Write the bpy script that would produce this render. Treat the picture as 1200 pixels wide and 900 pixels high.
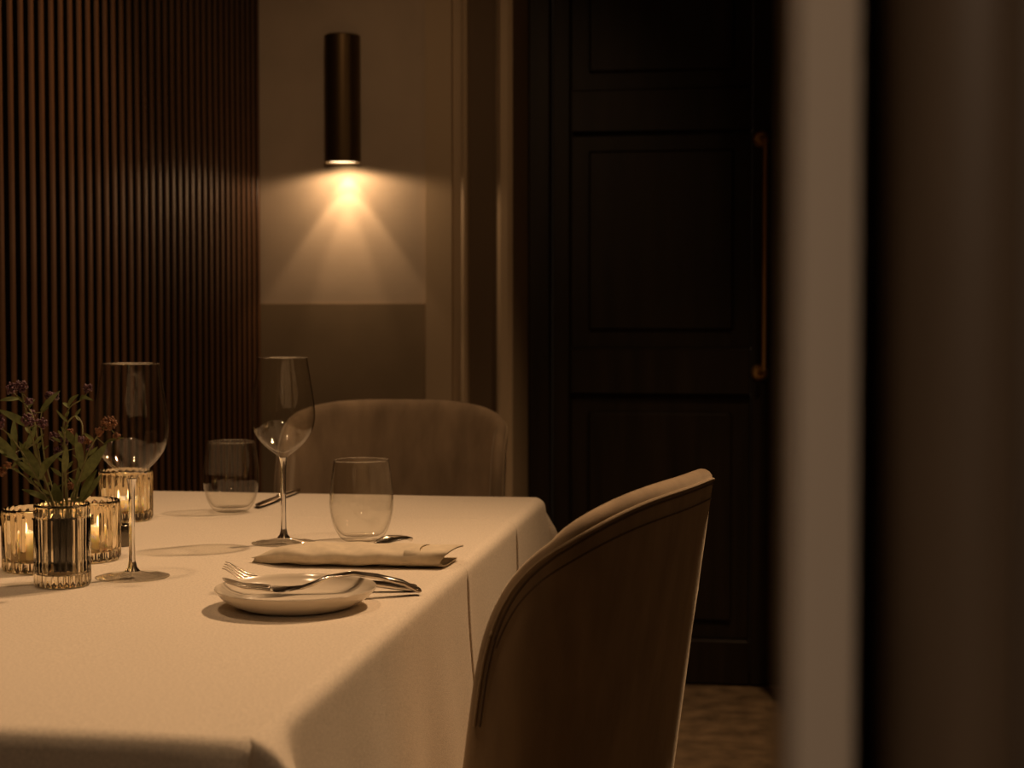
import bpy, math, random
from mathutils import Vector, Matrix
random.seed(7)
C = bpy.context.scene
for o in list(bpy.data.objects): bpy.data.objects.remove(o)
PI = math.pi
# ---------------------------------------------------------------- camera
TH = math.radians(8.67); PITCH = math.atan(76/1850.0)
cam = bpy.data.objects.new('camera', bpy.data.cameras.new('camera')); C.collection.objects.link(cam)
cam.location = (0, 0, 1.022); cam.rotation_euler = (PI/2-PITCH, 0, TH)
cam.data.sensor_width = 36; cam.data.lens = 55.5; cam.data.clip_start = 0.01
cam.data.dof.use_dof = True; cam.data.dof.focus_distance = 1.72; cam.data.dof.aperture_fstop = 8.5
C.camera = cam
# ---------------------------------------------------------------- world, lamps out of view and added fill lights, exposure
w = bpy.data.worlds.new('world'); C.world = w; w.use_nodes = True
w.node_tree.nodes['Background'].inputs[0].default_value = (1, .62, .34, 1)
w.node_tree.nodes['Background'].inputs[1].default_value = .02
C.view_settings.view_transform = 'Standard'; C.view_settings.look = 'None'
C.view_settings.exposure = 0; C.view_settings.gamma = 1; C.view_settings.use_curve_mapping = False
C.cycles.max_bounces = 14; C.cycles.transparent_max_bounces = 32; C.cycles.transmission_bounces = 14
C.cycles.sample_clamp_indirect = 4; C.cycles.caustics_refractive = True; C.cycles.caustics_reflective = False
C.cycles.use_denoising = True
def lamp(kind, loc, power, color, radius, aim=None, angle=None, blend=.5):
    d = bpy.data.lights.new('lamp_or_fill', kind); d.energy = power; d.color = color; d.shadow_soft_size = radius
    if kind == 'SPOT': d.spot_size = math.radians(angle); d.spot_blend = blend
    o = bpy.data.objects.new('lamp_or_fill', d); C.collection.objects.link(o); o.location = loc
    if aim: o.rotation_euler = (Vector(aim)-Vector(loc)).to_track_quat('-Z', 'Y').to_euler()
    return o
WARM = (1, .61, .32)
lamp('SPOT', (.28, 2.50, 2.62), 160, WARM, .05, (-.50, 1.15, .75), 74, 1)           # ceiling spots over the table
lamp('SPOT', (-.78, 1.30, 2.62), 32, WARM, .06, (-.66, 1.35, .75), 70, 1)
lamp('SPOT', (-.30, 1.75, 2.62), 36, WARM, .06, (-.66, 2.85, .80), 44, 1)            # added fill spot, unseen, to brighten the far chair
lamp('SPOT', (-.30, 3.1, 2.6), 60, WARM, .05, (-1.31, 2.55, 1.0), 56, 1)            # added unseen spot washing the slat fronts from the far side
lamp('SPOT', (.40, 3.0, 2.6), 62, WARM, .05, (-.02, 3.75, 0), 58, 1)                 # added fill spot, no fitting, lifting the aisle floor and door
lamp('SPOT', (-.60, 2.3, 2.6), 20, WARM, .06, (-.95, 4.1, 1.2), 52, 1)              # added unseen fill to lift the plaster wall and casing
lamp('SPOT', (.95, -.7, 1.9), 22, (1, .73, .51), .06, (.22, .33, .95), 56, 1)        # added fill spot to brighten the doorway beside the camera
lamp('POINT', (.5, -1.3, 2.1), 17, (1, .66, .40), .08)                              # added unseen fill light, also gives highlights in the glass
lamp('POINT', (1.5, 1.7, 1.9), 4, WARM, .1)  # second added fill light, from the right

# ---------------------------------------------------------------- materials
def mat(name, col, rough=.6, metal=0, noise=None, bump=None, sheen=0, spec=.5, sss=0, coat=0):
    m = bpy.data.materials.new(name); m.use_nodes = True; nt = m.node_tree; b = nt.nodes['Principled BSDF']
    b.inputs['Base Color'].default_value = (*col, 1); b.inputs['Roughness'].default_value = rough
    b.inputs['Metallic'].default_value = metal; b.inputs['Specular IOR Level'].default_value = spec
    if sheen:
        b.inputs['Sheen Weight'].default_value = sheen; b.inputs['Sheen Roughness'].default_value = .4
        b.inputs['Sheen Tint'].default_value = (1, .88, .7, 1)
    if coat: b.inputs['Coat Weight'].default_value = coat; b.inputs['Coat Roughness'].default_value = .06
    if sss:
        b.inputs['Subsurface Weight'].default_value = sss
        b.inputs['Subsurface Radius'].default_value = (1, .72, .40); b.inputs['Subsurface Scale'].default_value = .022
    tc = nt.nodes.new('ShaderNodeTexCoord')
    def mapping(scale):
        mp = nt.nodes.new('ShaderNodeMapping'); nt.links.new(tc.outputs['Object'], mp.inputs[0])
        mp.inputs['Scale'].default_value = scale; return mp
    if noise:
        sc, amt, detail = noise
        mp = mapping(sc); n = nt.nodes.new('ShaderNodeTexNoise'); n.inputs['Scale'].default_value = 1; n.inputs['Detail'].default_value = detail
        nt.links.new(mp.outputs[0], n.inputs['Vector'])
        r = nt.nodes.new('ShaderNodeValToRGB'); nt.links.new(n.outputs['Fac'], r.inputs[0])
        r.color_ramp.elements[0].position = .3; r.color_ramp.elements[1].position = .7
        r.color_ramp.elements[0].color = (*[c*(1-amt) for c in col], 1); r.color_ramp.elements[1].color = (*[min(1, c*(1+amt)) for c in col], 1)
        nt.links.new(r.outputs[0], b.inputs['Base Color'])
    if bump:
        sc, strength, dist = bump
        mp = mapping(sc); n = nt.nodes.new('ShaderNodeTexNoise'); n.inputs['Scale'].default_value = 1; n.inputs['Detail'].default_value = 3
        nt.links.new(mp.outputs[0], n.inputs['Vector'])
        bp = nt.nodes.new('ShaderNodeBump'); bp.inputs['Strength'].default_value = strength; bp.inputs['Distance'].default_value = dist
        nt.links.new(n.outputs['Fac'], bp.inputs['Height']); nt.links.new(bp.outputs[0], b.inputs['Normal'])
    return m
def thin_glass(name, tint=(.985, .98, .965), edge=(.74, .69, .60)):
    m = bpy.data.materials.new(name); m.use_nodes = True; nt = m.node_tree; nt.nodes.clear()
    out = nt.nodes.new('ShaderNodeOutputMaterial'); mix = nt.nodes.new('ShaderNodeMixShader')
    tr = nt.nodes.new('ShaderNodeBsdfTransparent'); gl = nt.nodes.new('ShaderNodeBsdfGlossy'); gl.inputs['Roughness'].default_value = .0
    lw = nt.nodes.new('ShaderNodeLayerWeight'); lw.inputs[0].default_value = .5
    pw = nt.nodes.new('ShaderNodeMath'); pw.operation = 'POWER'; pw.inputs[1].default_value = 5     # Schlick's Fresnel term
    fr = nt.nodes.new('ShaderNodeMath'); fr.operation = 'MULTIPLY_ADD'; fr.inputs[1].default_value = .96; fr.inputs[2].default_value = .04
    nt.links.new(pw.outputs[0], fr.inputs[0])
    nt.links.new(lw.outputs['Facing'], pw.inputs[0])
    mc = nt.nodes.new('ShaderNodeMix'); mc.data_type = 'RGBA'
    mc.inputs[6].default_value = (*tint, 1); mc.inputs[7].default_value = (*edge, 1)
    nt.links.new(pw.outputs[0], mc.inputs[0]); nt.links.new(mc.outputs[2], tr.inputs[0])
    nt.links.new(fr.outputs[0], mix.inputs[0]); nt.links.new(tr.outputs[0], mix.inputs[1]); nt.links.new(gl.outputs[0], mix.inputs[2])
    nt.links.new(mix.outputs[0], out.inputs[0]); return m
def solid_glass(name, col=(1, 1, 1), ior=1.47):
    m = bpy.data.materials.new(name); m.use_nodes = True; nt = m.node_tree; nt.nodes.clear()
    out = nt.nodes.new('ShaderNodeOutputMaterial'); g = nt.nodes.new('ShaderNodeBsdfGlass')
    g.inputs['Color'].default_value = (*col, 1); g.inputs['Roughness'].default_value = 0; g.inputs['IOR'].default_value = ior
    nt.links.new(g.outputs[0], out.inputs[0]); return m
def emit(name, col, s):
    m = bpy.data.materials.new(name); m.use_nodes = True; nt = m.node_tree; nt.nodes.clear()
    out = nt.nodes.new('ShaderNodeOutputMaterial'); e = nt.nodes.new('ShaderNodeEmission')
    e.inputs[0].default_value = (*col, 1); e.inputs[1].default_value = s; nt.links.new(e.outputs[0], out.inputs[0]); return m
M = dict(
    linen=mat('linen', (.74, .66, .55), .85, noise=((420, 420, 420), .13, 3), bump=((800, 800, 800), .5, .0008), sheen=.15, spec=.2),
    napkin=mat('napkin_linen', (.66, .57, .43), .85, noise=((120, 120, 120), .08, 8), bump=((1200, 1200, 1200), .4, .0006), sheen=.15, spec=.2),
    velvet=mat('velvet', (.30, .225, .15), .9, noise=((30, 30, 9), .22, 8), bump=((500, 500, 300), .3, .0008), sheen=.5, spec=.15),
    seam=mat('seam_thread', (.12, .085, .055), .9),
    welt=mat('velvet_welt', (.34, .26, .17), .85, sheen=.4, spec=.15),
    slat=mat('walnut_slat', (.11, .052, .024), .42, noise=((40, 40, 2.5), .5, 6), spec=.4),
    slat_edge=mat('slat_side_shade', (.012, .008, .005), .7, spec=.15),  # shade between the slats, put into the colour of their sides
    backing=mat('black_felt', (.006, .005, .004), .95, spec=.1),
    door=mat('dark_door_wood', (.017, .0115, .007), .5, noise=((30, 30, 2), .4, 6), spec=.35),
    plaster=mat('warm_plaster', (.50, .405, .305), .9, noise=((6, 6, 6), .07, 6), bump=((30, 30, 30), .1, .002), spec=.2),
    dado=mat('taupe_dado', (.25, .19, .12), .85, noise=((7, 7, 7), .08, 6), bump=((30, 30, 30), .1, .002), spec=.2),
    casing=mat('beige_casing', (.47, .36, .235), .6, spec=.35),
    casing_dark=mat('brown_casing', (.13, .09, .055), .7, spec=.3),
    post=mat('beige_post', (.62, .54, .45), .7, noise=((60, 60, 8), .05, 5)),
    leaf_door=mat('brown_door', (.075, .052, .033), .55, noise=((60, 60, 6), .25, 5)),
    floor=mat('mottled_stone', (.20, .14, .08), .6, noise=((16, 16, 16), .45, 6), bump=((20, 20, 20), .2, .004)),
    darkwall=mat('dark_paint', (.10, .075, .055), .9),
    ceiling=mat('ceiling_paint', (.25, .2, .15), .9),
    bronze=mat('dark_bronze', (.13, .085, .04), .38, .85),
    brass=mat('aged_brass', (.62, .38, .15), .45, .9),
    steel=mat('polished_steel', (.72, .66, .58), .13, 1),
    dark_steel=mat('dark_steel', (.16, .14, .11), .22, .9),
    ceramic=mat('cream_glaze', (.72, .64, .52), .18, coat=.4),
    wax=mat('candle_wax', (.95, .86, .68), .5, sss=.75),
    wick=mat('charred_wick', (.02, .015, .01), .9),
    tube=mat('dark_liner', (.012, .010, .006), .6, spec=.2),
    leaf=mat('sage_leaf', (.165, .185, .06), .55, noise=((160, 160, 160), .25, 4), spec=.35),
    stem=mat('green_stem', (.16, .15, .055), .6),
    bud=mat('purple_bud', (.085, .030, .042), .6, noise=((400, 400, 400), .5, 3)),
    husk=mat('russet_bud', (.20, .085, .035), .7, noise=((400, 400, 400), .5, 3)),
    wood=mat('table_wood', (.12, .07, .04), .5),
    glass=thin_glass('thin_clear_glass'), stemglass=solid_glass('clear_stem_glass'),
    ribbed=solid_glass('clear_ribbed_glass', (.99, .96, .89)), amber=solid_glass('amber_ribbed_glass', (.985, .94, .84)),
    flame=emit('flame', (1, .64, .28), 220), lens=emit('lamp_lens', (1, .70, .38), 4),
)
# ---------------------------------------------------------------- helpers
def mesh(name, verts, faces, m, parent=None, smooth=True, angle=40, loc=None):
    me = bpy.data.meshes.new(name); me.from_pydata([tuple(v) for v in verts], [], faces); me.validate(); me.update()
    if smooth:
        me.polygons.foreach_set('use_smooth', [True]*len(me.polygons)); me.set_sharp_from_angle(angle=math.radians(angle))
    me.materials.append(m); o = bpy.data.objects.new(name, me); C.collection.objects.link(o)
    if parent: o.parent = parent
    if loc: o.location = loc
    return o
def tag(o, label, cat, group=None, kind=None):
    o['label'] = label; o['category'] = cat
    if group: o['group'] = group
    if kind: o['kind'] = kind
    return o
def struct(o): o['kind'] = 'structure'; return o
def empty(name, loc, rz=0):
    o = bpy.data.objects.new(name, None); C.collection.objects.link(o); o.location = loc; o.rotation_euler = (0, 0, rz); o.empty_display_size = .05; return o
def box_data(x0, x1, y0, y1, z0, z1, bev=0):
    if not bev:
        v = [(x, y, z) for x in (x0, x1) for y in (y0, y1) for z in (z0, z1)]
        f = [(0, 1, 3, 2), (4, 6, 7, 5), (0, 4, 5, 1), (2, 3, 7, 6), (0, 2, 6, 4), (1, 5, 7, 3)]
        return v, f
    v = []; f = []; b = bev
    rings = [(z0, b), (z0+b, 0), (z1-b, 0), (z1, b)]
    for z, i in rings:
        X0, X1, Y0, Y1 = x0+i, x1-i, y0+i, y1-i
        v += [(X0+b, Y0, z), (X1-b, Y0, z), (X1, Y0+b, z), (X1, Y1-b, z), (X1-b, Y1, z), (X0+b, Y1, z), (X0, Y1-b, z), (X0, Y0+b, z)]
    for k in range(3):
        for j in range(8): f.append((k*8+j, k*8+(j+1) % 8, k*8+8+(j+1) % 8, k*8+8+j))
    f.append(tuple(range(7, -1, -1))); f.append(tuple(range(24, 32)))
    return v, f
def box(name, x0, x1, y0, y1, z0, z1, m, parent=None, bev=0):
    return mesh(name, *box_data(x0, x1, y0, y1, z0, z1, bev), m, parent, smooth=bev > 0, angle=30)
def lathe_data(prof, seg=64, flute=None, closed=False):
    """prof: list of (r, z[, fluted 0/1]); flute: (count, depth)"""
    v = []; f = []; n = len(prof)
    for p in prof:
        for j in range(seg):
            a = 2*PI*j/seg; r = p[0]
            if flute and len(p) > 2 and p[2]: r += flute[1]*p[2]*(abs(math.cos(a*flute[0]/2))-1)
            v.append((r*math.cos(a), r*math.sin(a), p[1]))
    for i in range(n-1 + (1 if closed else 0)):
        k = (i+1) % n
        for j in range(seg): f.append((i*seg+j, i*seg+(j+1) % seg, k*seg+(j+1) % seg, k*seg+j))
    return v, f
def lathe(name, prof, m, parent=None, seg=64, flute=None, closed=False, angle=40):
    return mesh(name, *lathe_data(prof, seg, flute, closed), m, parent, angle=angle)
def tube_data(pts, rads, n=8, cap=True):
    v = []; f = []; P = [Vector(p) for p in pts]
    if not isinstance(rads, (list, tuple)): rads = [rads]*len(P)
    ref = Vector((0, 0, 1))
    for i, p in enumerate(P):
        t = (P[min(i+1, len(P)-1)]-P[max(i-1, 0)]).normalized()
        a = ref if abs(t.dot(ref)) < .95 else Vector((1, 0, 0))
        u = t.cross(a).normalized(); b = t.cross(u)
        for j in range(n):
            an = 2*PI*j/n; v.append(p+(u*math.cos(an)+b*math.sin(an))*rads[i])
    for i in range(len(P)-1):
        for j in range(n): f.append((i*n+j, i*n+(j+1) % n, (i+1)*n+(j+1) % n, (i+1)*n+j))
    if cap: f.append(tuple(range(n-1, -1, -1))); f.append(tuple(range((len(P)-1)*n, len(P)*n)))
    return v, f
def tube(name, pts, rads, m, parent=None, n=8): return mesh(name, *tube_data(pts, rads, n), m, parent)
def spline(pts, k=6):
    P = [Vector(p) for p in pts]; out = []
    for i in range(len(P)-1):
        p0, p1, p2, p3 = P[max(i-1, 0)], P[i], P[i+1], P[min(i+2, len(P)-1)]
        for j in range(k):
            t = j/k
            out.append(.5*((2*p1)+(p2-p0)*t+(2*p0-5*p1+4*p2-p3)*t*t+(3*p1-p0-3*p2+p3)*t**3))
    out.append(P[-1]); return out
def join(parts):
    v = []; f = []
    for a, b in parts:
        k = len(v); v += [tuple(p) for p in a]; f += [tuple(i+k for i in q) for q in b]
    return v, f
def prism_data(poly, z0, z1):
    n = len(poly); v = [(x, y, z0) for x, y in poly]+[(x, y, z1) for x, y in poly]
    f = [(i, (i+1) % n, n+(i+1) % n, n+i) for i in range(n)]+[tuple(range(n-1, -1, -1)), tuple(range(n, 2*n))]
    return v, f

# ---------------------------------------------------------------- room shell
XL, YB, ZC = -1.31, 4.10, 2.7
struct(box('floor', XL-.1, 2.3, -2.7, 4.6, -.1, 0, M['floor']))
struct(box('ceiling', XL-.1, 2.3, -2.7, 4.6, ZC, ZC+.1, M['ceiling']))
wl = struct(box('wall_left', XL-.12, XL-.018, -2.7, 4.6, 0, ZC, M['backing']))
PITCHY = .0418
def slat_data():
    poly = [(XL-.018, -.009), (XL+.003, -.009), (XL+.006, -.006), (XL+.006, .006), (XL+.003, .009), (XL-.018, .009)]
    return prism_data(poly, 0.0, ZC)
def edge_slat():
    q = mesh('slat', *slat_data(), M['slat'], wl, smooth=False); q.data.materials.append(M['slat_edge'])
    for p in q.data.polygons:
        if abs(p.normal.y) > .9: p.material_index = 1  # side faces take the painted shade
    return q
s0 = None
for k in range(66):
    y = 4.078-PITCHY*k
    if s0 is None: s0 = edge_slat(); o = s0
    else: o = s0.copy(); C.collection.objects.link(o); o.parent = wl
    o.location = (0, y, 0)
wb = struct(box('wall_back', XL-.1, -.855, YB, 4.6, 0, ZC, M['plaster']))
box('dado_panel', XL+.002, -.857, YB-.004, YB-.0002, 0, 1.063, M['dado'], wb)
wb2 = struct(box('wall_back.001', .30, 2.3, YB, 4.6, 0, ZC, M['plaster']))
struct(box('wall_right', 2.2, 2.3, -2.7, 4.6, 0, ZC, M['darkwall']))
struct(box('wall_front', XL-.1, 2.3, -2.7, -2.6, 0, ZC, M['darkwall']))
# door surround: casings with stepped profile
def casing(name, s, xe, parentmat):
    """xe = inner reveal edge, s = +1 when the casing runs towards -X of it"""
    t = struct(mesh(name, *prism_data([(xe, YB+.30), (xe, YB-.012), (xe-s*.012, YB-.022), (xe-s*.030, YB-.022), (xe-s*.040, YB-.010), (xe-s*.046, YB+.012),
        (xe-s*.118, YB+.012), (xe-s*.120, YB-.014), (xe-s*.128, YB-.020), (xe-s*.136, YB-.014), (xe-s*.140, YB+.004), (xe-s*.160, YB+.004), (xe-s*.162, YB-.012),
        (xe-s*.232, YB-.012), (xe-s*.234, YB+.30)][::(1 if s > 0 else -1)], 0, ZC), M['casing'], angle=25))
    return t
tl = casing('trim_1', 1, -.622, None)
box('recess_board', -.740, -.669, YB+.008, YB+.0118, 0, ZC, M['casing_dark'], tl)
tr_ = casing('trim_2', -1, .108, None)
struct(box('trim_3', -.622, .108, YB-.012, YB+.3, 2.35, ZC, M['casing']))
# door
dr = struct(empty('door_1', (0, 4.40, 0)))
def dp(n, x0, x1, z0, z1, y0, y1, bev=.004): return box(n, x0, x1, y0, y1, z0, z1, M['door'], dr, bev)
dp('door_jamb', -.621, -.560, 0, 2.349, -.03, .03)
dp('door_stile', -.556, -.507, .004, 2.34, 0, .045); dp('door_stile', -.004, .106, .004, 2.34, 0, .045)
zr = [(.004, .128), (.812, .941), (1.541, 1.659), (2.22, 2.34)]
for a, b in zr: dp('door_rail', -.5065, -.0045, a, b, 0, .045)
for (a, b) in ((.128, .812), (.941, 1.541), (1.659, 2.22)):
    p = dp('door_panel', -.5065, -.0045, a+.0005, b-.0005, .022, .040, .002)
    i = .05
    box('raised_field', -.5065+i, -.0045-i, .012, .0215, a+i, b-i, M['door'], p, .006)
hd = empty('pull_handle', (.030, 0, 0)); hd.parent = dr
tube('grip_bar', [(0, -.055, .88), (0, -.055, 1.51)], .006, M['brass'], hd, 12)
for z in (.875, 1.515):
    v, f = lathe_data([(.0001, -.012), (.016, -.012), (.022, -.006), (.023, 0), (.023, .0)], 32)
    v = [(x-.012, zz-.0005, y+z) for x, y, zz in v]; mesh('rosette', v, f, M['brass'], hd)
    tube('bar_mount', [(-.010, -.010, z), (-.004, -.045, z), (0, -.055, z-(.01 if z > 1 else -.01))], .006, M['brass'], hd, 10)
# foreground doorway on the right: beige post edge, then the dark door leaf
FH = Vector((-math.sin(TH), math.cos(TH), 0)); RT = Vector((math.cos(TH), math.sin(TH), 0))
def cp(D, N): p = FH*D+RT*N; return (p.x, p.y)
struct(mesh('trim_4', *prism_data([cp(.25, .0447), cp(.345, .0752), cp(.40, .0885), cp(.40, .080), cp(.33, .056)][::-1], 0, ZC), M['post'], smooth=False))
prof = [cp(.350, .0768), cp(.39, .0865), cp(.39, .0955)]
for k in range(13):
    a = PI-PI*k/12; prof.append(cp(.356-.014*math.sin(a), .0985+.0155*math.cos(a)))
prof += [cp(.45, .144), cp(.45, .17), cp(.40, .18), cp(.40, .9), cp(.52, .9), cp(.52, .112), cp(.48, .106)]
struct(mesh('door_2', *prism_data(prof, 0, ZC), M['leaf_door'], angle=30))

# ---------------------------------------------------------------- wall lamp
LX, LY, LR, LZ0, LZ1 = -1.066, 4.046, .047, 1.432, 1.763
wlamp = tag(empty('wall_lamp', (LX, LY, LZ0)), 'dark bronze cylinder wall lamp shining down the plaster wall', 'lamp')
H_ = LZ1-LZ0
lathe('lamp_body', [(.0001, H_), (LR-.003, H_), (LR, H_-.003), (LR, 0), (LR-.002, -.001), (LR-.004, 0), (LR-.004, .006), (LR-.004, .02), (.0001, .02)], M['bronze'], wlamp, 64, angle=30)
lathe('lamp_lens', [(.0001, .004), (LR-.0045, .004), (LR-.0045, .007), (.0001, .007)], M['lens'], wlamp, 48)
box('wall_bracket', -.02, .02, LR-.001, YB-LY, .12, .20, M['bronze'], wlamp)
for ang, pw, bl, dy in ((76, .9, .35, .028), (72, 2.0, .25, .004), (40, 2.8, .6, .016)):
    lamp('SPOT', (LX, LY+dy, LZ0-.004), pw, (1, .63, .34), .006, (LX, LY+dy+.005, 0), ang, bl)
lamp('SPOT', (LX, LY-.035, LZ0-.006), 1.8, (1, .63, .34), .01, (LX, LY-.035, 0), 172, .25)

# ---------------------------------------------------------------- table and cloth
TX0, TX1, TY0, TY1, TZ = -.988, -.313, .972, 2.392, .75
tb = tag(empty('dining_table', ((TX0+TX1)/2, (TY0+TY1)/2, 0)), 'rectangular dining table hidden under the long beige cloth', 'table')
hx, hy = (TX1-TX0)/2-.008, (TY1-TY0)/2-.008
box('table_top', -hx, hx, -hy, hy, .715, TZ-.003, M['wood'], tb, .004)
for sx in (-1, 1):
    for sy in (-1, 1):
        cx, cy = sx*(hx-.05), sy*(hy-.06); box('leg', cx-.03, cx+.03, cy-.03, cy+.03, 0, .715, M['wood'], tb, .004)
def cloth():
    def axis(a, b, step, extra=()):
        d = [0, .003, .006, .009, .012, .016, .020, .025, .030, .036, .043, .052, .064]
        xs = [a+t for t in d]; n = int((b-a-.128)/step)
        xs += [a+.064+(b-a-.128)*i/n for i in range(1, n)]; xs += [b-t for t in d[::-1]]
        for e in extra: xs += [e-.004, e-.0015, e, e+.0015, e+.004]
        xs = sorted(set(round(x, 5) for x in xs)); return xs
    R = .013
    x0, x1, y0, y1 = TX0+R, TX1-R, TY0+R, TY1-R
    CR = [1.722, 2.0915]                       # ironed creases across the cloth
    xs = axis(x0, x1, .02); ys = axis(y0, y1, .02, CR)
    nx, ny = len(xs), len(ys); v = []; f = []
    def crz(y): return sum(.0007*math.exp(-((y-c)/.003)**2) for c in CR)
    for j in range(ny):
        for i in range(nx):
            x, y = xs[i], ys[j]
            v.append((x, y, TZ+crz(y)+.0006*math.sin(x*23+y*9)*math.sin(y*17)))
    for j in range(ny-1):
        for i in range(nx-1): f.append((j*nx+i, j*nx+i+1, (j+1)*nx+i+1, (j+1)*nx+i))
    ring = [(i, 0, 'f') for i in range(nx-1)]+[(nx-1, j, 'r') for j in range(ny-1)]+[(i, ny-1, 'b') for i in range(nx-1, 0, -1)]+[(0, j, 'l') for j in range(ny-1, 0, -1)]
    prev = [j*nx+i for i, j, s in ring]
    LEN = .255
    steps = [(R*(1-math.cos(a)), R*math.sin(a)) for a in [PI/2*k/5 for k in range(1, 6)]]
    hs = [.02, .028, .038, .05, .065, .085, .11, .14, .18, .22, LEN]
    N = {'f': Vector((0, -1)), 'r': Vector((1, 0)), 'b': Vector((0, 1)), 'l': Vector((-1, 0))}
    corners = {('f', 'r'): (x1, y0), ('r', 'b'): (x1, y1), ('b', 'l'): (x0, y1), ('l', 'f'): (x0, y0)}
    order = 'frbl'
    def sm(t): t = max(0, min(1, t)); return t*t*(3-2*t)
    # ear reach (beyond the corner, outwards) for each side's end: key = (side, other side)
    EAR = {('r', 'f'): (.020, .050), ('f', 'r'): (.001, .012), ('r', 'b'): (.012, .006), ('b', 'r'): (.034, .010)}
    def place(x, y, s, out, h):
        n = N[s]; p = Vector((x, y))
        flare = out+.018*sm(h/.35)+(.004*math.sin((x*n.y-y*n.x)*19+1.3)+.0025*math.sin((x*n.y-y*n.x)*43))*sm((h-.01)/.25)
        if s in 'rl':
            for c in CR: flare += .0022*sm(h/.03)*(math.exp(-((y-c-.003)/.0022)**2)-1.3*math.exp(-((y-c)/.0012)**2))
        disp = n*flare
        q = p+disp
        # corner ends
        for pair, cpt in corners.items():
            if s not in pair: continue
            oth = pair[1] if s == pair[0] else pair[0]
            cv = Vector(cpt); along = N[oth]; t = abs((p-cv).dot(along)); c = .064
            if t >= c: continue
            u_e, n_e = EAR.get((s, oth), (.02, .02))
            k = sm(h/.07) if h < .07 else 1.0; k = max(k, min(1, h/.06)); sp = 1-t/c
            if sp < .80:
                g = sm(sp/.80); q = q+along*(g*(u_e*k+out*.9))+n*(g*n_e*k)
            else:
                g = sm((sp-.80)/.20); e = along*(u_e*k+out*.9)+n*(n_e*k)
                qc = cv+n*(flare)+along*flare
                notch = cv+(n+along)*(out*.55*(1-k)+out*.1*k-.004*k)
                q = (q+e)*(1-g)+notch*g
        return q
    allh = [(z, o) for z, o in steps]+[(h, R) for h in hs]
    for hdrop, o in allh:
        cur = []
        for (i, j, s) in ring:
            x, y = xs[i], ys[j]; q = None
            corner = (i in (0, nx-1)) and (j in (0, ny-1))
            q = place(x, y, s, o, hdrop)
            cur.append(len(v)); zz = TZ-hdrop
            if s in 'rl' or True: zz += (crz(y) if s in 'rl' else 0)*max(0, 1-hdrop/.013)
            v.append((q.x, q.y, zz))
        for a in range(len(ring)):
            b = (a+1) % len(ring); f.append((prev[a], cur[a], cur[b], prev[b]))
        prev = cur
    return v, f
cv, cf = cloth()
cl = tag(mesh('tablecloth', cv, cf, M['linen'], angle=70), 'beige linen tablecloth draped over the dining table', 'tablecloth')
sol = cl.modifiers.new('thick', 'SOLIDIFY'); sol.thickness = .0012; sol.offset = -1

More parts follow.
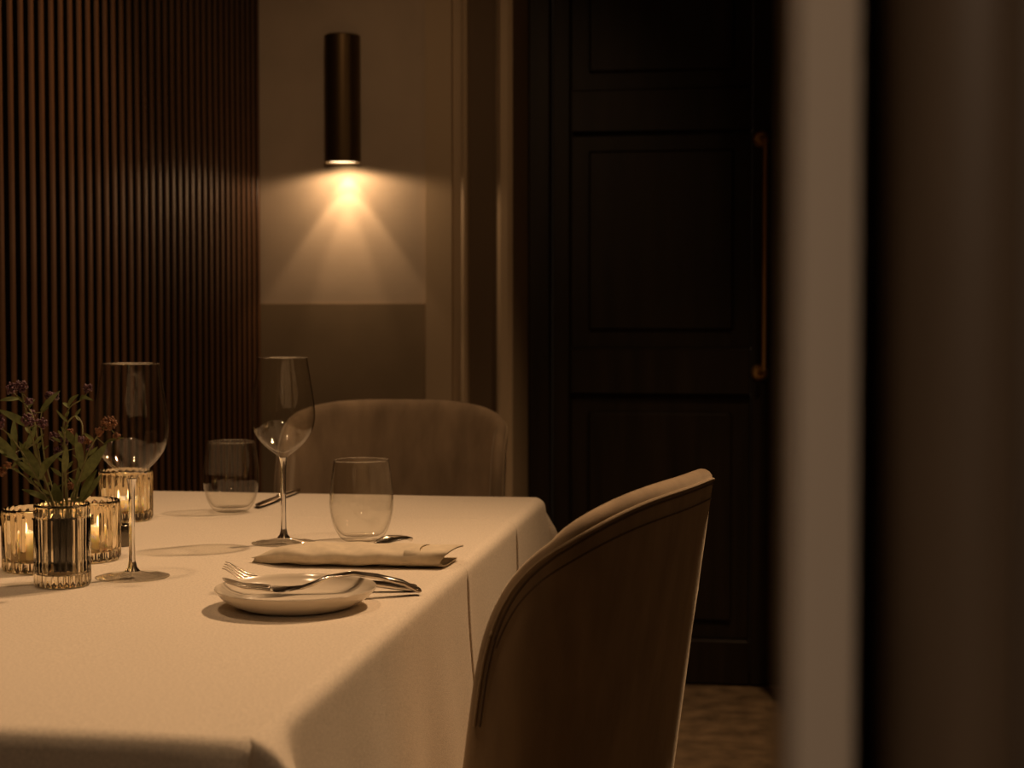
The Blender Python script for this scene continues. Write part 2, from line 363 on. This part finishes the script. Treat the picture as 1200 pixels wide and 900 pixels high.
# ---------------------------------------------------------------- chairs
def make_chair():
    root = empty('dining_chair', (0, 0, 0))
    a, b, nexp = .2115, .0655, 2.1148
    tab = []; N_ = 200
    for k in range(N_+1):
        t = PI/2*k/N_
        tab.append((a*math.sin(t)**(2/nexp), -b*math.cos(t)**(2/nexp) if k < N_ else 0.0))
    arc = [0]
    for k in range(1, N_+1): arc.append(arc[-1]+math.dist(tab[k], tab[k-1]))
    A0 = arc[-1]; A = A0+.0443
    def plan(w_):
        s = 1 if w_ >= 0 else -1; u = abs(w_)
        if u >= A0-1e-6: x, y = tab[-1][0], u-A0; nx, ny = 1, 0
        else:
            lo = 0
            while arc[lo+1] < u: lo += 1
            t = (u-arc[lo])/(arc[lo+1]-arc[lo]); x = tab[lo][0]+(tab[lo+1][0]-tab[lo][0])*t; y = tab[lo][1]+(tab[lo+1][1]-tab[lo][1])*t
            l2 = max(0, lo-3); h2 = min(N_, lo+4); dx, dy = tab[h2][0]-tab[l2][0], tab[h2][1]-tab[l2][1]; L = math.hypot(dx, dy); nx, ny = dy/L, -dx/L
            if u < .002: nx, ny = 0, -1
        return s*x, y, s*nx, ny
    ZT, ZS, ZB = .8603, .6649, .40
    outl = []
    K = 96; ne = 3.277
    for k in range(K+1):
        t = PI*k/K; c, s = math.cos(t), math.sin(t)
        outl.append((A*math.copysign(abs(c)**(2/ne), c), ZS+(ZT-ZS)*abs(s)**(2/ne)))
    for k in range(1, 8): outl.append((-A*(1-.0*k/8), ZS-(ZS-ZB)*k/8))
    for k in range(0, 25): outl.append((-A+2*A*k/24, ZB))
    for k in range(7, 0, -1): outl.append((A, ZS-(ZS-ZB)*k/8))
    n = len(outl)
    nor = []
    for i in range(n):
        p, q = outl[i-1], outl[(i+1) % n]; dx, dz = q[0]-p[0], q[1]-p[1]; L = math.hypot(dx, dz) or 1; nor.append((dz/L, -dx/L))
    cz = .62
    def P(w_, z, off):
        x, y, nx, ny = plan(w_)
        return (x-nx*off, y-ny*off-(z-.45)*.1335, z)
    T = .025
    ringdefs = []
    for r in (.0, .15, .3, .45, .6, .75, .87, .95): ringdefs.append(('s', r, 0))
    for d, o in ((-.004, 0), (0, .0005), (.0045, .002), (.0080, .005), (.0100, .009), (.0104, .0130), (.0088, .0170), (.0045, .0212), (-.003, .0240), (-.012, .0252)): ringdefs.append(('d', d, o))
    for r in (.90, .83, .72, .58, .44, .3, .15, 0): ringdefs.append(('s', r, T+.006*(1-r)))
    v = []; f = []
    for kind, q, o in ringdefs:
        for i, (w_, z) in enumerate(outl):
            if kind == 's': v.append(P(w_*q, cz+(z-cz)*q, o))
            else: v.append(P(w_+nor[i][0]*q, z+nor[i][1]*q, o))
    for k in range(len(ringdefs)-1):
        for i in range(n): f.append((k*n+i, k*n+(i+1) % n, (k+1)*n+(i+1) % n, (k+1)*n+i))
    mesh('backrest', v, f, M['velvet'], root, angle=80)
    # welt at the outer rim and a stitched seam below it
    pts = [P(outl[i][0], outl[i][1], -.0002) for i in range(0, K+1)]
    mesh('piping', *tube_data(pts, .0016, 6), M['welt'], root)
    pts = [P(outl[i][0]-nor[i][0]*.005, outl[i][1]-nor[i][1]*.005, -.0002) for i in range(0, K+1)]
    mesh('seam', *tube_data(pts, .0011, 5), M['seam'], root)
    def low(i):
        t = PI*i/K; d = .005+.016*max(0, math.sin(t))**1.0
        return P(outl[i][0]-nor[i][0]*d, outl[i][1]-nor[i][1]*d, -.0001)
    mesh('seam', *tube_data([low(i) for i in range(6, K-5)], .0009, 5), M['seam'], root)
    # seat cushion
    v = []; f = []; prof = [(.0, .40), (.94, .40), (1, .415), (1.01, .44), (1, .462), (.95, .475), (.8, .482), (0, .486)]; S = 48
    for r, z in prof:
        for j in range(S):
            t = 2*PI*j/S; c, s = math.cos(t), math.sin(t)
            v.append((.205*math.copysign(abs(c)**.6, c)*r, .165+.235*math.copysign(abs(s)**.6, s)*r, z))
    for k in range(len(prof)-1):
        for j in range(S): f.append((k*S+j, k*S+(j+1) % S, (k+1)*S+(j+1) % S, (k+1)*S+j))
    mesh('seat', v, f, M['velvet'], root, angle=60)
    for sx in (-1, 1):
        for y0, y1 in ((-.02, -.06), (.34, .36)):
            mesh('leg', *tube_data([(sx*.17, y0, .405), (sx*.19, y1, 0)], [.019, .011], 14), M['door'], root, angle=40)
    return root
def copy_tree(o, parent=None):
    c = o.copy(); C.collection.objects.link(c)
    if parent: c.parent = parent
    for ch in [x for x in bpy.data.objects if x.parent == o]: copy_tree(ch, c)
    return c
ch1 = make_chair()
tag(ch1, 'taupe velvet dining chair seen from behind at the long side of the table', 'chair', 'velvet chairs at the table')
ch1.location = (-.1747, 1.5539, 0); ch1.rotation_euler = (0, 0, 1.3337)
ch2 = copy_tree(ch1)
tag(ch2, 'taupe velvet dining chair facing us across the far end of the table', 'chair', 'velvet chairs at the table')
ch2.location = (-.6558, 2.8046, 0); ch2.rotation_euler = (0, 0, 3.1556)

# ---------------------------------------------------------------- glassware
def make_wineglass():
    r = empty('wine_glass', (0, 0, 0))
    outer = [(.0040, .1035), (.0075, .1070), (.0140, .1118), (.0225, .1190), (.0300, .1275), (.0355, .1370), (.0380, .1460), (.0388, .1550), (.0384, .1650), (.0370, .1770), (.0350, .1900), (.0325, .2060), (.0298, .2235), (.0295, .2246)]
    inner = [(.0290, .2246), (.0288, .2235), (.0315, .2060), (.0340, .1900), (.0360, .1770), (.0374, .1650), (.0378, .1550), (.0370, .1460), (.0345, .1375), (.0290, .1285), (.0215, .1205), (.0130, .1140), (.0060, .1110), (.0001, .1100)]
    def fine(p): return [(q.x, q.z) for q in spline([(a, 0, b) for a, b in p], 4)]
    lathe('bowl', fine(outer)+fine(inner), M['glass'], r, 80, angle=75)
    lathe('rim', [(.02915+.00075*math.cos(2*PI*k/8), .2249+.00065*math.sin(2*PI*k/8)) for k in range(8)], M['stemglass'], r, 72, closed=True)
    lathe('stem', [(.0001, .1030), (.0052, .1042), (.0044, .1000), (.0035, .0900), (.0032, .0700), (.0032, .0350), (.0036, .0180), (.0048, .0110), (.0080, .0068), (.0001, .0062)], M['stemglass'], r, 32, angle=60)
    lathe('foot', [(.0001, .0066), (.0085, .0062), (.0200, .0034), (.0330, .0019), (.0380, .0014), (.0386, .0010), (.0382, .0004), (.0330, .0002), (.0100, .0010), (.0001, .0014)], M['glass'], r, 72, angle=60)
    return r
wg = make_wineglass(); wg.location = (-.644, 1.573, TZ+.0005)
tag(wg, 'empty tall stemmed wine glass beside the flower vase', 'wine glass', 'stemmed wine glasses')
wg2 = copy_tree(wg); wg2.location = (-.561, 1.842, TZ+.0005)
tag(wg2, 'empty tall stemmed wine glass behind the folded napkin in front of the far chair', 'wine glass', 'stemmed wine glasses')
def make_tumbler():
    out = [(.0001, .0004), (.0190, .0004), (.0228, .0016), (.0275, .0060), (.0330, .0160), (.0372, .0300), (.0391, .0440), (.0388, .0580), (.0373, .0740), (.0352, .0890), (.0338, .0985), (.0334, .0992)]
    inn = [(.0328, .0985), (.0342, .0890), (.0363, .0740), (.0378, .0580), (.0381, .0440), (.0361, .0305), (.0316, .0175), (.0255, .0090), (.0180, .0066), (.0001, .0062)]
    def fine(p): return [(q.x, q.z) for q in spline([(a, 0, b) for a, b in p], 4)]
    o = mesh('water_tumbler', *lathe_data(out[:1]+fine(out[1:])+fine(inn), 80), M['glass'], angle=60)
    lathe('rim', [(.0331+.0007*math.cos(2*PI*k/8), .0991+.0006*math.sin(2*PI*k/8)) for k in range(8)], M['stemglass'], o, 72, closed=True); return o
tm = make_tumbler(); tm.location = (-.473, 1.878, TZ+.0004)
tag(tm, 'empty stemless water tumbler just behind the folded napkin', 'glass', 'stemless tumblers')
tm2 = copy_tree(tm); tm2.location = (-.726, 2.134, TZ+.0004)
tag(tm2, 'empty stemless water tumbler near the far end of the table beside the knife', 'glass', 'stemless tumblers')

# ribbed votives with candles
def make_votive():
    r, h = .036, .068
    prof = [(.0001, 0), (r-.005, 0), (r-.0015, .0015), (r, .005, 1), (r, .03, 1), (r, h-.008, 1), (r-.0002, h-.004, .6), (r-.0006, h-.001), (r-.0015, h), (r-.0028, h-.001), (r-.0034, h-.006), (r-.0036, .016), (r-.006, .0115), (.0001, .0105)]
    return mesh('candle_holder', *lathe_data(prof, 288, (24, .0016)), M['amber'], angle=50)
vpos = [(-.767, 1.606), (-.741, 1.683), (-.839, 2.030)]
vlab = ['amber ribbed glass candle holder left of the flower vase', 'amber ribbed glass candle holder tucked behind the flower vase', 'amber ribbed glass candle holder at the back near the table end']
clab = ['lit pillar candle burning in the holder left of the vase', 'lit candle burning in the holder behind the vase', 'lit wide candle burning in the farthest holder']
v0 = None
for k, (x, y) in enumerate(vpos):
    if v0 is None: v0 = make_votive(); o = v0
    else: o = v0.copy(); C.collection.objects.link(o)
    o.location = (x, y, TZ+.0003); o.rotation_euler.z = .1*k; tag(o, vlab[k], 'candle holder', 'ribbed glass candle holders')
c0 = None
def make_candle(rad, hh):
    r = empty('candle', (0, 0, 0)); pool = min(.011, hh*.5)
    lathe('wax_body', [(.0001, 0), (rad-.001, 0), (rad, .001), (rad, hh-.0015), (rad-.001, hh), (rad-.0020, hh-.0008), (rad-.0026, hh-.003), (rad-.0032, hh-pool), (.004, hh-pool-.0006), (.0001, hh-pool-.0008)], M['wax'], r, 40, angle=45)
    tube('wick', [(0, 0, hh-pool-.001), (.0003, 0, hh-.001), (.0009, 0, hh+.004)], .0006, M['wick'], r, 6)
    fl = [(.0001, 0), (.0016, .0012), (.0033, .0045), (.0036, .0075), (.0028, .0120), (.0011, .0170), (.0001, .0215)]
    o = lathe('flame', fl, M['flame'], r, 20); o.location = (.0006, 0, hh-.003)
    return r
for k, (x, y) in enumerate(vpos):
    rad, hh = ((.0135, .029), (.0135, .026), (.0195, .016))[k]
    c = make_candle(rad, hh); c.location = (x, y, TZ+.0112); tag(c, clab[k], 'candle', 'lit candles')

# vase
va = tag(empty('flower_vase', (-.696, 1.517, TZ+.0003)), 'clear ribbed glass vase with a dark inner tube holding the flowers', 'vase')
r, h = .0284, .0840
prof = [(.0001, 0), (r-.004, 0), (r-.001, .0012), (r, .004, 1), (r, .0250, 1), (r-.0004, .0262, .5), (r-.0004, .0274, .5), (r, .0286, 1), (r, .0690, 1), (r-.0010, .0702, .2), (r-.0010, .0716, .2), (r-.0002, .0728, .8), (r-.0002, h-.004, .8), (r-.0004, h-.0012), (r-.0012, h), (r-.0026, h-.0012), (r-.0030, h-.004), (r-.0032, .016), (r-.006, .0125), (.0001, .0120)]
lathe('glass_wall', prof, M['ribbed'], va, 336, (28, .0012), angle=50)
lathe('inner_tube', [(.0001, .0130), (.0140, .0130), (.0148, .0140), (.0150, .0700), (.0146, .0712), (.0140, .0706), (.0138, .0640), (.0001, .0640)], M['tube'], va, 40, angle=50)
# small dark steel pot
sp = tag(mesh('salt_pot', *lathe_data([(.0001, 0), (.0122, 0), (.0130, .001), (.0130, .0235), (.0122, .0255), (.0110, .0262), (.0100, .0255), (.0095, .0225), (.0001, .0220)], 48), M['dark_steel'], angle=45), 'small dark steel salt pot between the candle holders', 'salt pot')
sp.location = (-.748, 1.791, TZ+.0003)

# ---------------------------------------------------------------- flowers in the vase
SC = 1/1146.0
def fp(px, py, dy=0):
    p = RT*((px-73)*SC)+FH*dy; return Vector((p.x, p.y, (590-py)*SC+.0840))
def leaf_data(b, t, wid, bend, face):
    b, t = Vector(b), Vector(t); d = t-b; L = d.length; d.normalize()
    side = d.cross(face).normalized(); up = side.cross(d).normalized(); n = 9; v = []; f = []
    for i in range(n):
        s = i/(n-1); wd = wid*.5*(math.sin(PI*min(1, s*.93+.07))**.8)*(1-.25*s)
        c = b+d*(L*s)+up*(bend*L*math.sin(PI*s))
        for k, q in ((-1, .18), (0, 0), (1, .18)): v.append(c+side*(k*wd)+up*(q*wd))
    for i in range(n-1):
        for k in range(2): f.append((i*3+k, i*3+k+1, i*3+k+4, i*3+k+3))
    k = len(v); v += [p-up*.0004 for p in v]; f += [tuple(reversed([q+k for q in a])) for a in list(f)]
    return v, f
ICO = None
def ball_data(c, r, rnd):
    v = [Vector((0, 0, 1))]; f = []
    for ring, z in ((0, .45), (1, -.45)):
        for j in range(5):
            a = 2*PI*(j+.5*ring)/5; v.append(Vector((.9*math.cos(a), .9*math.sin(a), z)))
    v.append(Vector((0, 0, -1)))
    for j in range(5):
        k = (j+1) % 5; f += [(0, 1+j, 1+k), (1+j, 6+j, 1+k), (1+k, 6+j, 6+k), (11, 6+k, 6+j)]
    return [c+p*r for p in v], f
def cluster(name, c, R, count, br, m, parent, elong=1.0):
    rnd = random.Random(int(c.x*1e5+c.z*1e4)); parts = []
    for i in range(count):
        u = Vector((rnd.gauss(0, 1), rnd.gauss(0, 1), rnd.gauss(0, 1))).normalized()*R*rnd.uniform(.45, 1)
        u.z *= elong; parts.append(ball_data(c+u, br*rnd.uniform(.7, 1.25), rnd))
        if i % 3 == 0: parts.append(tube_data([c-Vector((0, 0, R*.9)), c+u], .0003, 4))
    o = mesh(name, *join(parts), m, parent); o['kind'] = 'stuff'; return o
SPR = [  # label, stem path px, depth of tip, heads [(px,py,R px,kind)], leaves [(bx,by,tx,ty,w px,bend)]
 ('tallest sprig with a round dark purple bud head, upright in the vase', [(66, 610), (62, 585), (50, 550), (40, 510), (34, 475), (31, 458)], -.004, [(31, 452, 7.5, 'bud'), (40, 470, 4, 'bud')], [(52, 558, 25.5, 517, 11, .08), (20, 530, 18, 491, 7, .06)]),
 ('sprig bending left with a purple bud head and one side leaf', [(64, 610), (58, 588), (44, 540), (36, 492), (22, 473), (8, 462)], .010, [(6, 457, 7, 'bud')], [(36, 503, -3, 480, 8, .12), (17, 469, -6, 471, 5, .1)]),
 ('sprig arching right with a small purple bud above a pale bract', [(78, 610), (78, 588), (75, 540), (73, 503), (80, 479), (94, 469), (100, 460)], .006, [(100, 456, 5.5, 'bud')], [(78, 477, 92, 463, 6, .1), (93, 467, 111, 470, 4, .2), (93, 525, 74, 500, 8, .1)]),
 ('sprig with two dark purple heads low in the middle of the bunch', [(70, 610), (66, 588), (54, 545), (48, 512), (46, 498)], -.012, [(46, 490, 7.5, 'bud'), (62, 494, 6.5, 'bud')], [(40, 524, 50, 496, 6, .05), (53, 560, 83, 526, 8, .22)]),
 ('twiggy russet sprig leaning right behind the wine glass bowl', [(82, 610), (86, 588), (97, 558), (110, 526), (122, 508), (135, 497)], -.008, [(135, 494, 9, 'husk'), (124, 504, 5, 'husk'), (144, 510, 4, 'husk')], [(97, 563, 126, 520, 12, .06), (128, 519, 154, 511, 3, .15)]),
 ('sprig leaning left with a loose purple head above long leaves', [(64, 610), (59, 588), (44, 552), (27, 520), (12, 500)], -.008, [(9, 494, 8, 'bud')], [(27, 539, -3, 503, 9, -.08), (26, 537, -4, 518, 7, -.1)]),
 ('short russet sprig drooping left of the vase', [(62, 610), (58, 588), (42, 567), (22, 550), (9, 547)], -.004, [(7, 552, 5, 'husk'), (14, 544, 4, 'husk')], [(50, 561, 22, 538, 9, .06), (60, 587, 28, 573, 6, .18)]),
 ('thin curling sprig bowing over to the right', [(80, 610), (81, 588), (81, 522), (85, 498), (97, 486), (107, 494), (110, 506)], -.014, [(108, 512, 3.5, 'bud')], [(100, 546, 93, 506, 8, .05), (80, 553, 86, 519, 7, .05)]),
 ('sprig with a purple tip beside a slanting bract', [(68, 610), (62, 588), (47, 542), (39, 494), (42, 470)], .016, [(46, 466, 5, 'bud'), (53, 467, 4, 'bud'), (25, 487, 4, 'bud')], [(38, 484, 60, 460, 6, .06), (66, 590, 61, 567, 11, .04)]),
 ('dark bushy sprig at the centre of the bunch', [(73, 610), (73, 588), (72, 550), (72, 522)], .004, [(72, 515, 8, 'bud'), (60, 512, 5, 'bud'), (80, 508, 4, 'husk'), (66, 530, 5, 'bud'), (79, 570, 5, 'husk')], [(84, 588, 88, 574, 7, .02), (96, 588, 118, 556, 7, .1)]),
 ('slim sprig on the right with a tiny russet bud', [(84, 610), (88, 588), (98, 552), (103, 524)], .0, [(104, 516, 4.5, 'husk'), (106, 525, 3, 'bud')], [(95, 587, 113, 551, 9, .06), (88, 580, 96, 545, 7, -.08)]),
]
for k, (lab, path, dy, heads, leaves) in enumerate(SPR):
    rt = tag(empty('flower_sprig', (-.696, 1.517, TZ+.0003)), lab, 'flower', 'flower sprigs in the vase')
    n = len(path); ysn = [dy*.5+dy*2.2*(i/(n-1))**1.5 if i else dy*.3 for i in range(n)]
    ysn[0] = max(-.007, min(.007, ysn[0])); ysn[1] = max(-.012, min(.012, ysn[1]))
    pts = spline([fp(p[0], p[1], ysn[i]) for i, p in enumerate(path)], 4)
    tube('stem', pts, [.0011-.0005*i/(len(pts)-1) for i in range(len(pts))], M['stem'], rt, 6)
    dt = ysn[-1]
    for q in range(5):                    # small side leaves up the stem
        b_ = pts[int(len(pts)*(.30+.11*q+random.uniform(0, .08)))]; sg = -1 if (q+k) % 2 else 1; L = random.uniform(9, 17)*SC
        t_ = b_+RT*(sg*L*random.uniform(.45, .8))+Vector((0, 0, L*random.uniform(.4, .9)))+FH*random.uniform(-.006, .006)
        mesh('leaf', *leaf_data(b_, t_, random.uniform(3, 5.5)*SC, random.uniform(-.05, .15), (-FH+RT*random.uniform(-.7, .7)+Vector((0, 0, .4))).normalized()), M['leaf'], rt, angle=180)
    for (px, py, R, kd) in heads:
        c = fp(px, py, dt); cluster('flower_head', c, R*SC, int(14+R*6), .0015, M[kd], rt)
        mesh('stalk', *tube_data([pts[-1] if abs((pts[-1]-c).length) < .02 else min(pts, key=lambda q: (q-c).length), c], .0005, 5), M['stem'], rt)
    for (bx, by, tx, ty, wd, bend) in leaves:
        b0 = fp(bx, by, 0); near = min(pts, key=lambda q: (q.x-b0.x)**2+(q.z-b0.z)**2); dd = near.dot(FH)
        b_ = fp(bx, by, dd); t_ = fp(tx, ty, dd+random.uniform(-.012, .012))
        face = (-FH+Vector((0, 0, .5))+RT*random.uniform(-.5, .5)).normalized()
        mesh('leaf', *leaf_data(b_, t_, wd*1.3*SC, bend, face), M['leaf'], rt, angle=180)
        if (b_-near).length > .004: mesh('leaf_stalk', *tube_data([near, b_], .0005, 5), M['stem'], rt)

# ---------------------------------------------------------------- plate, cutlery, napkin
pl = tag(mesh('side_plate', *lathe_data([(.0001, .0030), (.0300, .0030), (.0480, .0000), (.0510, .0002), (.0600, .0042), (.0700, .0105), (.0750, .0162), (.0762, .0184), (.0758, .0192), (.0748, .0188), (.0730, .0160), (.0680, .0112), (.0600, .0074), (.0520, .0060), (.0001, .0055)], 96), M['ceramic'], angle=50), 'cream glazed round side plate with cutlery laid across it', 'plate')
pl.location = (-.426, 1.437, TZ+.0004)
def bar_data(secs, n=10):
    """secs: (x, y, z, width, thick) rounded-section loft along x"""
    v = []; f = []
    for x, y, z, wd, th in secs:
        for j in range(n):
            a = 2*PI*j/n; c, s = math.cos(a), math.sin(a)
            v.append((x, y+math.copysign(abs(c)**.7, c)*wd/2, z+math.copysign(abs(s)**.7, s)*th/2))
    for i in range(len(secs)-1):
        for j in range(n): f.append((i*n+j, i*n+(j+1) % n, (i+1)*n+(j+1) % n, (i+1)*n+j))
    f.append(tuple(range(n-1, -1, -1))); f.append(tuple(range((len(secs)-1)*n, len(secs)*n)))
    return v, f
def loft(name, secs, m, parent): return mesh(name, *bar_data(secs), m, parent, angle=50)
def fork(name, tip_z, zs, loc, rot, label, group):
    """tines at x=0, handle towards +x; zs = height profile knots"""
    r = tag(empty(name, loc), label, 'fork', group); r.rotation_euler = rot
    def z(x):
        for (xa, za), (xb, zb) in zip(zs, zs[1:]):
            if xa <= x <= xb:
                t = (x-xa)/(xb-xa); t = t*t*(3-2*t); return za+(zb-za)*t
        return zs[-1][1]
    for y in (-.0096, -.0032, .0032, .0096):
        loft('tine', [(x, y*(.86+.14*min(1, x/.03)), z(x), wd, th) for x, wd, th in ((0, .0009, .0008), (.004, .0018, .0012), (.02, .0026, .0017), (.036, .0032, .0019), (.047, .0046, .002))], M['steel'], r)
    loft('head', [(x, 0, z(x), wd, th) for x, wd, th in ((.044, .0232, .0018), (.050, .0240, .002), (.056, .0225, .0021), (.062, .0165, .0024), (.068, .0105, .003), (.076, .0070, .0036), (.086, .0060, .0042))], M['steel'], r)
    loft('handle', [(x, 0, z(x), wd, th) for x, wd, th in ((.085, .0060, .0042), (.10, .0062, .0042), (.125, .0078, .0044), (.15, .0100, .0050), (.175, .0125, .0056), (.187, .0130, .0058), (.191, .0118, .0052), (.193, .0085, .003))], M['steel'], r)
    return r
def aim(p0, p1):
    d = Vector(p1)-Vector(p0); return math.atan2(d.y, d.x), -math.atan2(d.z, math.hypot(d.x, d.y))
FK = 'forks across the side plate'
# end of both handles rests on the cloth to the right of the plate
fork('fork', 0, [(0, .0130), (.02, .0065), (.058, .0018), (.075, .0028), (.105, .0120), (.13, .0150), (.16, .0085), (.194, -.0055)],
     (-.499, 1.440, TZ+.0100), (math.radians(6), 0, math.radians(24)), 'steel fork lying flat across the plate with its tips over the rim', FK)
fork('fork', 0, [(0, .0240), (.02, .0120), (.046, .0030), (.062, .0008), (.08, .0012), (.11, .0060), (.14, .0060), (.165, .0030), (.194, .0006)],
     (-.522, 1.513, TZ+.003), (math.radians(14), 0, math.radians(7)), 'steel fork behind the plate with its four tines curving up towards the napkin', 'forks across the side plate')
# spoon behind the napkin
spn = tag(empty('spoon', (-.442, 1.8115, TZ+.0012)), 'steel spoon face down behind the napkin beside the tumbler', 'spoon'); spn.rotation_euler = (0, 0, math.radians(55))
loft('bowl', [(x, 0, z, wd, .004) for x, z, wd in ((.060, .004, .006), (.056, .0065, .018), (.048, .0085, .028), (.036, .0095, .033), (.024, .0085, .030), (.012, .006, .020), (.004, .005, .010))], M['steel'], spn)
loft('handle', [(.006, 0, .005, .008, .003), (-.01, 0, .0042, .006, .0028), (-.04, 0, .0025, .006, .003), (-.08, 0, .0015, .009, .003), (-.115, 0, .0012, .011, .003)], M['steel'], spn)
# knife at the far end
kn = tag(empty('table_knife', (-.703, 2.385, TZ+.0022)), 'steel table knife lying by the far tumbler', 'knife'); kn.rotation_euler = (0, 0, math.radians(-90))
loft('handle', [(0, 0, .002, .008, .003), (.003, 0, .003, .011, .006), (.04, 0, .003, .010, .007), (.085, 0, .003, .008, .007), (.098, 0, .003, .009, .008), (.105, 0, .003, .008, .006)], M['steel'], kn)
loft('blade', [(.104, 0, .003, .007, .005), (.112, 0, .0025, .016, .002), (.15, -.001, .002, .019, .0018), (.19, 0, .002, .017, .0015), (.207, .003, .002, .008, .0012), (.212, .006, .002, .002, .001)], M['steel'], kn)
# napkin
nk = tag(empty('folded_napkin', (-.437, 1.703, TZ)), 'beige linen napkin folded into a flat roll behind the plate', 'napkin'); nk.rotation_euler = (0, 0, math.radians(4))
def roll(x0, x1, wid, hh, n, taper_l, wob, zoff=.0005, yoff=0):
    v = []; f = []; S = 28
    for i in range(n):
        t = i/(n-1); x = x0+(x1-x0)*t; k = 1.0
        if taper_l: k = min(1, .12+.88*math.sin(min(1, (x-x0)/.06)*PI/2))
        for j in range(S):
            a = 2*PI*j/S; c, s = math.cos(a), math.sin(a)
            y = math.copysign(abs(c)**.75, c)*wid/2*k*(1+.02*math.sin(x*60)); z = math.copysign(abs(s)**.8, s)*hh/2*(.14+.86*k)
            z = z*(1+.05*math.sin(x*45+a*2)) + hh/2*(.14+.86*k)
            if s < 0: z = max(z, 0)
            v.append((x+.004*math.sin(a*2+1)*wob+(.006*s if t > .9 and wob else 0), yoff+y, zoff+z+.0008*math.sin(x*130+c*3)))
    for i in range(n-1):
        for j in range(S): f.append((i*S+j, (i+1)*S+j, (i+1)*S+(j+1) % S, i*S+(j+1) % S))
    f.append(tuple(range(S))); f.append(tuple(range((n-1)*S, n*S))[::-1])
    return v, f
mesh('outer_wrap', *roll(-.113, .075, .074, .021, 46, True, 1), M['napkin'], nk, angle=55)
def leafsheet(x0, x1, pts, th):
    """a folded sheet: profile pts (y,z) swept from x0 to x1"""
    P = [Vector((0, a, b)) for a, b in pts]; P = spline(P, 5); n = len(P); v = []; f = []
    for x, q in ((x0, 0), (x0+(x1-x0)*.5, 0), (x1, 1)):
        for i, p in enumerate(P): v.append((x+q*(-.010+.022*i/(n-1)), p.y, p.z))
    for k in range(2):
        for i in range(n-1): f.append((k*n+i, k*n+i+1, (k+1)*n+i+1, (k+1)*n+i))
    return v, f
for nm, prof_, xx in (('upper_fold', [(-.030, .0040), (-.0345, .008), (-.034, .0145), (-.027, .0182), (0, .0190), (.034, .0165)], .106),
                      ('inner_fold', [(.030, .0105), (0, .0120), (-.026, .0115), (-.030, .0070), (-.026, .0030), (0, .0022), (.034, .0022)], .099)):
    o = mesh(nm, *leafsheet(.060, xx, prof_, .002), M['napkin'], nk, angle=70)
    s_ = o.modifiers.new('thick', 'SOLIDIFY'); s_.thickness = .0022; s_.offset = 0
